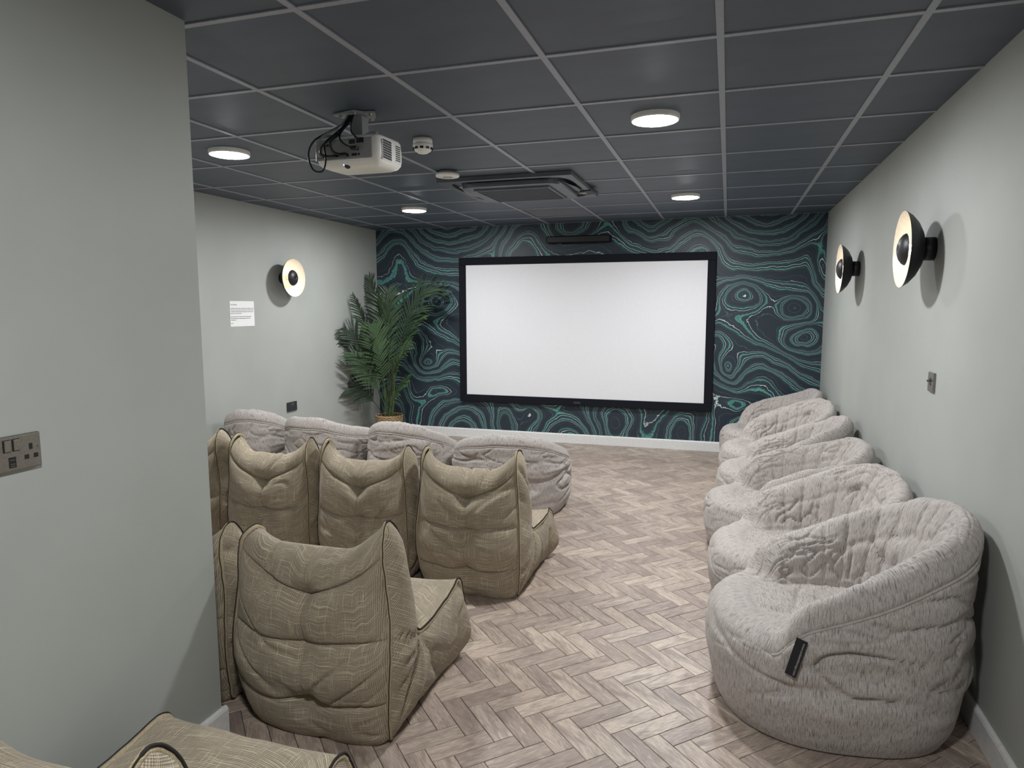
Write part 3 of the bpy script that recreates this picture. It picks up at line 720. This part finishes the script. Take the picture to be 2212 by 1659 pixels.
    for nm, a0, a1 in (('outer_panel', 0, i5), ('arm_and_back_cushion', i5, i9), ('seat_cushion', i9, nv-1)):
        Q = P[:, a0:a1+1]; nb = Q.shape[1]
        uv = np.stack([T[:, a0:a1+1]*.43, arc[:, a0:a1+1]], -1) if nm != 'seat_cushion' else np.stack([Q[..., 1], Q[..., 0]], -1)
        # unwrapped seam: duplicate the first column
        Q = np.concatenate([Q, Q[:1]]); u0 = uv[:1].copy()
        if nm != 'seat_cushion': u0[..., 0] += 2*PI*.43
        uv = np.concatenate([uv, u0])
        out[nm] = mesh_data(nm, Q.reshape(-1, 3), grid_faces(nth+1, nb)[:, ::-1], GREY, uv.reshape(-1, 2), True)
    keep = np.where(up > .35)[0]; k0 = np.where(np.diff(np.concatenate([[keep[-1]-nth], keep])) > 1)[0]
    s = k0[0] if len(k0) else 0; keep = np.concatenate([keep[s:], keep[:s]])
    path = P[keep, i5]+N[keep, i5]*.0035
    vf = tube(path, .0048, 6)
    out['piping'] = mesh_data('piping', vf[0], vf[1], GREY, np.stack([np.arange(len(vf[0]))*.002, np.zeros(len(vf[0]))], -1), True)
    out['_grid'] = (P, N, marks, th)
    return out
BEANS = [bean_meshes(11, 1.0, -.10, 1.0), bean_meshes(37, .97, .12, 1.05), bean_meshes(58, .95, .0, 1.25)]
def bean(label, group, loc, facing, k, sc=(1, 1, 1)):
    """facing: direction of the seat front in the room, degrees from +Y towards -X"""
    t = thing('beanbag_chair', label, 'beanbag chair', loc, (0, 0, math.radians(facing)), group)
    t.scale = sc
    for nm in ('outer_panel', 'arm_and_back_cushion', 'seat_cushion'): link(nm, BEANS[k][nm], t)
    link('piping', BEANS[k]['piping'], t)
    return t
RG = 'grey beanbag chairs along the switch wall'; LG = 'row of grey beanbag chairs facing the screen'
near = bean('large light grey beanbag chair with a black fabric tag on its side', RG, (.405, 2.69, 0), 98, 0, (.97, 1, 1.04))
bean('grey beanbag chair directly beside the tagged one along the wall', RG, (.395, 3.51, 0), 97, 1, (.91, 1.02, .94))
bean('third grey beanbag chair along the wall, counting from the tagged one', RG, (.37, 4.31, 0), 97, 2, (.87, 1.06, .96))
bean('fourth grey beanbag chair along the wall, counting from the tagged one', RG, (.40, 5.09, 0), 94, 0, (.89, 1, .97))
bean('fifth grey beanbag chair along the wall, counting from the tagged one', RG, (.41, 5.87, 0), 95, 1, (.89, 1, .98))
bean('grey beanbag chair pushed into the corner by the mural', RG, (.41, 6.65, 0), 97, 2, (.89, 1, 1))
bean('grey beanbag chair at the aisle end of the row before the tan chairs', LG, (-1.50, 4.74, 0), -4, 1, (.99, 1, .82))
bean('grey beanbag chair second from the aisle in the row before the tan chairs', LG, (-2.31, 4.76, 0), 10, 0, (.79, 1, .87))
bean('grey beanbag chair third from the aisle in the row before the tan chairs', LG, (-3.02, 4.76, 0), -3, 2, (.79, 1, .90))
bean('grey beanbag chair by the notice wall at the end of its row', LG, (-3.635, 4.74, 0), 0, 1, (.60, 1, .93))
# brand tag of the nearest one, lying on the outside of its arm end
P, N, marks, th = BEANS[0]['_grid']
def tag_on(parent, thd, row, ln, wd, tilt):
    ti = np.argmin(np.abs(th-math.radians(thd)))
    p = Vector(P[ti, row]); n = Vector(np.mean(N[ti-4:ti+5, row-4:row+5].reshape(-1, 3), axis=0)).normalized()
    upv = Vector((0, 0, 1)); xa = upv.cross(n).normalized(); ya = n.cross(xa)
    r = Matrix.Rotation(math.radians(tilt), 4, n); xa = r@xa; ya = r@ya
    m = Matrix(((xa.x, ya.x, n.x, p.x), (xa.y, ya.y, n.y, p.y), (xa.z, ya.z, n.z, p.z), (0, 0, 0, 1)))
    o = link('brand_tag', mesh_data('brand_tag', *rbox((0, 0, .012), (wd, ln, .003), .001, 1), TAGM), parent); o.matrix_local = m
    o['label'] = 'black woven tag with pale lettering'
    tx = text_mesh('www.ambientlounge.com', .0108, TAGW, o, 'lettering', (.006, ln*.43, .0137), (0, 0, -PI/2)); return o
tag_on(near, -62, marks[4]+9, .125, .036, -14)

# ------------------------------------------------------------------ tan tweed lounge chair (upright back with two horns, low seat)
EK = np.array([(.30, 0), (.075, 0), (.02, .09), (-.005, .27), (.008, .50), (.010, .690), (.072, .760), (.140, .690), (.162, .52), (.195, .34), (.31, .322), (.50, .345), (.60, .365), (.645, .30), (.69, .13), (.65, .015), (.5, 0)])
CK = np.array([(.30, 0), (.06, 0), (-.02, .09), (-.065, .27), (-.045, .49), (-.002, .605), (.075, .648), (.15, .61), (.205, .49), (.235, .375), (.33, .345), (.50, .355), (.605, .345), (.68, .28), (.725, .13), (.67, .015), (.5, 0)])
HWK = np.array([.24, .25, .27, .285, .275, .262, .255, .258, .275, .29, .292, .287, .280, .285, .285, .27, .25])
PXK = np.array([2.5, 2.5, 2.4, 2.4, 2.6, 3.4, 5.0, 4.2, 2.7, 2.3, 2.2, 2.4, 3, 2.4, 2.4, 2.4, 2.5])
def cr_loop(K, kap):
    n = len(K); i = np.floor(kap).astype(int); t = kap-i
    if K.ndim > 1: t = t[:, None]
    a, b, c, d = [K[(i+q) % n] for q in (-1, 0, 1, 2)]
    return .5*(2*b+(c-a)*t+(2*a-5*b+4*c-d)*t*t+(3*b-a-3*c+d)*t**3)
def tan_meshes(seed, horn=(0., 0.), seat_drop=0.):
    rs = np.random.RandomState(seed)
    def edge(kap, side):
        e = cr_loop(EK, kap).copy(); s = 100*side+seed
        e[:, 0] += .016*perlin(kap*.7, s*1.3, .5, seed+1); e[:, 1] += .012*perlin(kap*.7, s*1.3, 4.5, seed+2)*np.clip(e[:, 1]/.15, 0, 1)
        hk = np.exp(-((kap-6)/1.1)**2); e[:, 1] += horn[0 if side < 0 else 1]*hk
        e[:, 1] -= seat_drop*np.exp(-((kap-11.8)/1.6)**2)
        e[:, 1] = np.maximum(e[:, 1], 0)
        return e
    def ehw(kap, side): return cr_loop(HWK, kap)+.012*perlin(kap*.9, side*7.7+seed, 8.5, seed+3)+.003*perlin(kap*4., side*7.7+seed, 2.5, seed+4)
    def strip(k0, k1, n, M=84):
        kap = np.linspace(k0, k1, n); xn = np.linspace(-1, 1, M); xn = np.sign(xn)*(1-(1-np.abs(xn))**1.25)
        C = cr_loop(CK, kap); px_ = cr_loop(PXK, kap); C[:, 1] -= seat_drop*np.exp(-((kap-11.8)/1.6)**2)
        El, Er = edge(kap, -1), edge(kap, 1)
        A = np.abs(xn)[None, :]**px_[:, None]
        E_ = np.where(xn[None, :, None] < 0, El[:, None], Er[:, None])
        YZ = C[:, None]+(E_-C[:, None])*A[..., None]
        hw = np.where(xn[None, :] < 0, ehw(kap, -1)[:, None], ehw(kap, 1)[:, None])
        X = hw*xn[None, :]
        P = np.stack([X, YZ[..., 0], YZ[..., 1]], -1)
        N = grid_normals(P, False)
        ctr = np.array([0, .3, .2])
        return kap, xn, P, N
    out = {}
    def finish(nm, P, N, d, xn, uvs=None):
        fe = np.clip(np.minimum(np.arange(len(P)), np.arange(len(P))[::-1])/(.06*len(P)), 0, 1); fe = fe*fe*(3-2*fe)
        msk = (1-np.abs(xn)**10)[None, :]*fe[:, None]
        P = P+N*(d*msk)[..., None]; P[..., 2] = np.maximum(P[..., 2], 0)
        a = np.cumsum(np.concatenate([np.zeros((1, P.shape[1])), np.linalg.norm(np.diff(P, axis=0), axis=-1)]), 0)
        uv = np.stack([P[..., 0]+seed*.37, a], -1)
        out[nm] = mesh_data(nm, P.reshape(-1, 3), grid_faces(*P.shape[:2]), TAN, uv.reshape(-1, 2), True)
    # back panel -------------------------------------------------
    kap, xn, P, N = strip(.6, 6.0, 280, 96)
    if N[140, 48][1] > 0: N = -N
    X = P[..., 0]; Kp = kap[:, None]+0*X; Xn = xn[None, :]+0*X; Z = P[..., 2]
    d = .010*perlin(X*4.5, Z*4.5, 1., seed+6)+.004*perlin(X*12, Z*14, 2., seed+7)
    for kk, dep in ((4.85, .016), (3.55, .017), (2.5, .016)):
        sag = .62*(1-np.abs(Xn-.03))**1.15 if kk > 4 else .10*np.cos(Xn*PI/2)
        wob = kk-sag+.05*perlin(Xn*2, kk*3., .5, seed+8)
        d -= .45*dep*crease(Kp-wob, .075)+.75*dep*crease(Kp-wob, .020); d += .010*(1-crease(Kp-wob, .35))
        d -= (.034 if kk < 4.5 else .040)*np.exp(-((Kp-wob)/.26)**2-((Xn-.03)/(.16 if kk > 4 else .2))**2)
    d -= .007*crease(Xn-.03-.02*perlin(Kp*2, 1., 1., seed), .026)*np.clip((Kp-2.2)/.4, 0, 1)
    # slack folds hanging from the tufts
    q = perlin(X*3.2+.5*perlin(X*5, Z*5, 3., seed+9), Z*6.5-1.6*np.abs(Xn), 4., seed+10)
    d += .016*q-.014*crease(q, .05)*np.clip(perlin(X*3, Z*3, 8., seed+11)*4+.4, 0, 1)*np.clip((Kp-2)/1, 0, 1)
    d -= .006*crease(perlin(X*2.2, Z*9, 6., seed+12), .04)*np.clip((3-Kp)/1.2, 0, 1)
    finish('back_panel', P, N, d, xn)
    # inside of the back and the seat ------------------------------
    kap, xn, P, N = strip(6.0, 12.2, 150, 96)
    if N[110, 48][2] < 0: N = -N
    X = P[..., 0]; Kp = kap[:, None]+0*X; Y = P[..., 1]; Z = P[..., 2]; Xn = xn[None, :]+0*X
    q = perlin(X*4, Y*4+Z*3, 5., seed+13)
    d = .012*q-.008*crease(q, .05)*np.clip(perlin(X*3, Y*3, 8., seed+14)*4+.3, 0, 1)-.020*crease(Kp-9.1, .25)-.010*crease(Kp-7.6-.2*perlin(Xn*2, 1., 1., seed), .06)
    d -= .012*np.exp(-((Kp-10.8)/.5)**2-(Xn/.6)**2)
    finish('seat_panel', P, N, d, xn)
    # front and underside ------------------------------------------
    kap, xn, P, N = strip(12.2, 17.6, 70, 96)
    if N[25, 48][1] < 0: N = -N
    X = P[..., 0]; Z = P[..., 2]; Kp = kap[:, None]+0*X
    d = (.010*perlin(X*4, Z*5, 6., seed+15)-.006*crease(perlin(X*2, Z*9, 6., seed+16), .05))*np.clip((15.4-Kp)/.5, 0, 1)
    finish('base_panel', P, N, d, xn)
    # side panels ----------------------------------------------------
    pairs = [(6, 6), (5.2, 6.8), (4.5, 7.5), (4, 8), (3.4, 8.5), (2.8, 8.9), (2.1, 9.2), (1.4, 9.6), (.7, 10.1), (0, 10.7), (-.6, 11.4), (-1.1, 12.2), (-1.6, 12.9), (-2.1, 13.6), (-2.6, 14.4)]
    s = np.linspace(0, 1, 110); so = np.interp(s, np.linspace(0, 1, len(pairs)), [p[0] for p in pairs]); si = np.interp(s, np.linspace(0, 1, len(pairs)), [p[1] for p in pairs])
    wq = np.linspace(0, 1, 44)
    for side in (-1, 1):
        # the loop is periodic in 17 keys; wrap so the noise agrees with the strips
        ko = np.where(so < .6, so+17, so)
        eo, ei = edge(ko, side), edge(si, side); ho, hi = ehw(ko, side), ehw(si, side)
        YZ = eo[:, None]+(ei-eo)[:, None]*wq[None, :, None]; hx = ho[:, None]+(hi-ho)[:, None]*wq[None, :]
        Y, Z = YZ[..., 0], YZ[..., 1]
        span = np.linalg.norm(ei-eo, axis=1)[:, None]
        prof = (4*wq*(1-wq))[None, :]**.75
        b = prof*np.clip(span*.30, 0, .042)
        msk = np.clip(prof*1.6, 0, 1)
        ang = np.arctan2(Z-.34, Y-.19)                                   # folds fan out from the valley
        rad = np.hypot(Z-.34, Y-.19)
        fq = perlin(ang*2.3, rad*2.5, side*3., seed+17); f2 = perlin(Y*6, Z*6, side*3.+1, seed+18)
        b += msk*(.016*fq+.010*f2-.016*crease(fq, .06)*np.clip(rad/.10, 0, 1)*np.clip(perlin(Y*4, Z*4, side*2., seed+19)*4+.5, 0, 1))
        sv = .40                                                        # fold where the back meets the seat block
        b -= msk*.028*np.exp(-((s[:, None]-sv-.10*(1-wq[None, :]))/.022)**2)*np.clip(1.35-wq[None, :], 0, 1)*np.clip(wq[None, :]*3, .25, 1)
        P = np.stack([side*(hx+b), Y, np.maximum(Z, 0)], -1)
        uv = np.stack([.82*Y-.57*Z, .57*Y+.82*Z], -1)
        F = grid_faces(*P.shape[:2]); F = F if side < 0 else F[:, ::-1]
        out['side_panel%d' % side] = mesh_data('side_panel', P.reshape(-1, 3), F, TAN, uv.reshape(-1, 2), True)
        kp = np.linspace(1.1, 14.6, 220); e = edge(kp, side); h_ = ehw(kp, side)
        tang = np.gradient(e, axis=0); tang /= np.linalg.norm(tang, axis=1)[:, None]+1e-9
        nrm = np.stack([-tang[:, 1], tang[:, 0]], -1)                     # outward in the side plane
        if nrm[110] @ (e[110]-np.array([.3, .2])) < 0: nrm = -nrm
        wob = .0022*perlin(kp*9, side*2.+seed, .5, seed+22)
        pth = np.stack([side*(h_+.001), e[:, 0]+nrm[:, 0]*(.004+wob), e[:, 1]+nrm[:, 1]*(.004+wob)], -1); pth[:, 2] = np.maximum(pth[:, 2], .006)
        vf = tube(pth, .0085, 8); al = np.repeat(np.linspace(0, 3, 220), 8)
        out['piping%d' % side] = mesh_data('piping', vf[0], vf[1], TPIPE, np.stack([np.tile(np.arange(8)*.004, 220), al], -1), True)
        pth2 = np.stack([side*(h_+.006+.002*perlin(kp*5, 3., side, seed+23)), e[:, 0]-nrm[:, 0]*.006, e[:, 1]-nrm[:, 1]*.006], -1); pth2[:, 2] = np.maximum(pth2[:, 2], .005)
        vf = tube(pth2, np.where(kp < 5.8, .0017, .0036 if side > 0 else .0022), 6); out['binding%d' % side] = mesh_data('seam_binding', vf[0], vf[1], SEAM, None, True)
    return out
TANS = [tan_meshes(4, (-.055, .01)), tan_meshes(15, (0, .0)), tan_meshes(27, (.0, -.01)), tan_meshes(36, (.0, .01), .055)]
def tan_chair(label, loc, rz, k, sc=(1, 1, 1)):
    t = thing('lounge_chair', label, 'lounge chair', loc, (0, 0, math.radians(rz)), 'tan tweed lounge chairs'); t.scale = sc
    M = TANS[k]
    for nm in ('back_panel', 'seat_panel', 'base_panel'): link(nm, M[nm], t)
    for s in (-1, 1):
        link('side_panel', M['side_panel%d' % s], t)
        p = link('piping', M['piping%d' % s], t); link('seam_binding', M['binding%d' % s], p)
    return t
tan_chair('tan tweed lounge chair standing alone at the partition corner, its seat in view', (-1.325, 1.885, 0), 0, 0, (1.05, 1, 1))
tan_chair('tan tweed lounge chair mostly hidden behind the partition wall edge', (-1.99, 1.93, 0), 0, 1, (.97, 1, .90))
tan_chair('tan tweed lounge chair at the aisle end of its row of four', (-1.235, 3.13, 0), 0, 3, (.97, 1, .985))
tan_chair('tan tweed lounge chair second from the aisle in its row of four', (-1.85, 3.14, 0), 0, 2, (.94, 1, .985))
tan_chair('tan tweed lounge chair third from the aisle in its row of four', (-2.45, 3.14, 0), 0, 1, (.94, 1, .985))
tan_chair('tan tweed lounge chair fourth from the aisle, cut off by the partition edge', (-3.05, 3.14, 0), 0, 0, (.94, 1, 1))
tan_chair('tan tweed lounge chair beside the steel socket, only its top in view', (-1.19, .765, 0), 0, 1, (1, 1.05, .95))

# ------------------------------------------------------------------ potted palm in a woven basket
t = thing('potted_palm', 'tall green palm plant in a woven basket in the mural corner', 'plant', (-3.585, 6.74, 0))
NB, NR = 72, 15; v = []
for i in range(NR*4+1):
    z = i*.0045; row = i//4; r0 = .118+.028*(z/.27)
    for k in range(NB):
        a = 2*PI*k/NB
        r = r0+.006*abs(math.sin(PI*(i % 4)/4))*(1+.5*math.sin(a*18+row*PI))+.004*math.sin(a*18+row*PI)
        v.append((r*math.cos(a), r*math.sin(a), z))
f = [(i*NB+k, i*NB+(k+1) % NB, (i+1)*NB+(k+1) % NB, (i+1)*NB+k) for i in range(NR*4) for k in range(NB)]+[tuple(range(NB))[::-1]]
bk = obj('basket', (v, f), BASKET, t, True)
rm = [( .146*math.cos(a), .146*math.sin(a), .272+.003*math.sin(a*24)) for a in np.linspace(0, 2*PI, 96, endpoint=False)]
obj('rim', tube(rm, .009, 8, True), BASKET, bk, True)
obj('soil', lathe([(.0005, .245), (.138, .24)], 32), SOIL, t)
def frond(base, ctrl, tip, width, nleaf, seed, roll=0.):
    """arching stalk with two ranks of folded leaflets along its outer part"""
    rs = random.Random(seed); B, C, Tp = [np.array(q, float) for q in (base, ctrl, tip)]
    tt = np.linspace(0, 1, 40)[:, None]; path = (1-tt)**2*B+2*tt*(1-tt)*C+tt**2*Tp
    vv, ff = tube(path, np.linspace(.0065, .0016, 40), 6); mb = MB().add(vv, ff)
    for s in (-1, 1):
        for k in range(nleaf):
            u = .34+.655*(k+.25*s+.25)/nleaf; u = min(u, .995)
            i = min(int(u*39), 38); p = path[i]+(path[i+1]-path[i])*(u*39-i)
            d = path[i+1]-path[i]; d /= np.linalg.norm(d)
            up = np.array([math.sin(roll)*.9, -.55, .8]); side = np.cross(d, up); side /= np.linalg.norm(side)+1e-9; nn = np.cross(side, d)
            env = math.sin(PI*min(1, (.12+(u-.34)/.70)))**.6
            ln = 1.32*width*(.35+.75*env)*rs.uniform(.88, 1.1); ang = math.radians(58-30*u+rs.uniform(-5, 5))
            dirv = math.cos(ang)*d+math.sin(ang)*side*s+nn*rs.uniform(.02, .22); dirv /= np.linalg.norm(dirv)
            wv = np.cross(dirv, nn); wv /= np.linalg.norm(wv); wl = .0095+.0085*env
            pts = []; n = 5
            for q in range(n+1):
                h = q/n; cpt = p+dirv*ln*h+np.array([0, 0, -1])*ln*.28*h*h
                hw_ = wl*(.55+.45*math.sin(PI*min(1, h*1.4+.2)) if h < .6 else max(.03, (1-h)/.4))*.62
                pts += [cpt+wv*hw_+nn*hw_*.35, cpt, cpt-wv*hw_+nn*hw_*.35]
            mb.add(pts, [(q*3+e, q*3+e+1, q*3+e+4, q*3+e+3) for q in range(n) for e in (0, 1)])
    vv = np.array(mb.v); vv[:, 0] = np.maximum(vv[:, 0], -.318+.01*np.tanh((vv[:, 0]+.318)*8)); vv[:, 1] = np.minimum(vv[:, 1], .385)
    return vv, mb.f
FR = [  # control, tip (relative to the basket), leaflet length, number
    ((-.06, .00, 1.35), (-.27, .10, 1.84), .20, 27), ((-.10, -.18, 1.2), (-.25, -.30, 1.62), .12, 22), ((-.02, .05, 1.25), (-.04, .12, 1.68), .27, 26),
    ((.14, .08, 1.75), (.56, .10, 1.66), .33, 30), ((.08, -.12, 1.2), (.04, -.10, 1.60), .26, 26), ((-.06, -.26, 1.05), (-.27, -.40, 1.25), .26, 24),
    ((.08, -.2, .85), (.38, -.20, 1.08), .22, 23), ((-.14, -.22, .62), (-.30, -.30, .60), .22, 20), ((.14, -.10, .60), (.32, -.15, .70), .15, 18),
    ((-.04, -.28, .85), (-.22, -.40, 1.00), .24, 23), ((.03, -.24, 1.0), (.00, -.34, 1.30), .25, 24), ((.12, .05, 1.2), (.40, .08, 1.38), .26, 26), ((-.16, .05, .9), (-.29, .12, 1.3), .2, 20)]
rs = random.Random(8)
for k, (c, tp, wd, nl) in enumerate(FR):
    b0 = (rs.uniform(-.05, .05), rs.uniform(-.05, .05), .23)
    obj('frond', frond(b0, c, tp, wd, nl, k, rs.uniform(-.6, .6)), LEAF, t)
for k in range(9):
    a = rs.uniform(0, 2*PI); r = rs.uniform(.01, .05); x, y = r*math.cos(a), r*math.sin(a); h = rs.uniform(.5, .85)
    obj('stem', tube(smooth_path([(x, y, .22), (x*1.5+.01, y*1.5, .22+h*.5), (x*2.2, y*2.2-.02, .22+h)], 6), np.linspace(.008, .004, 13), 6), STEM, t)
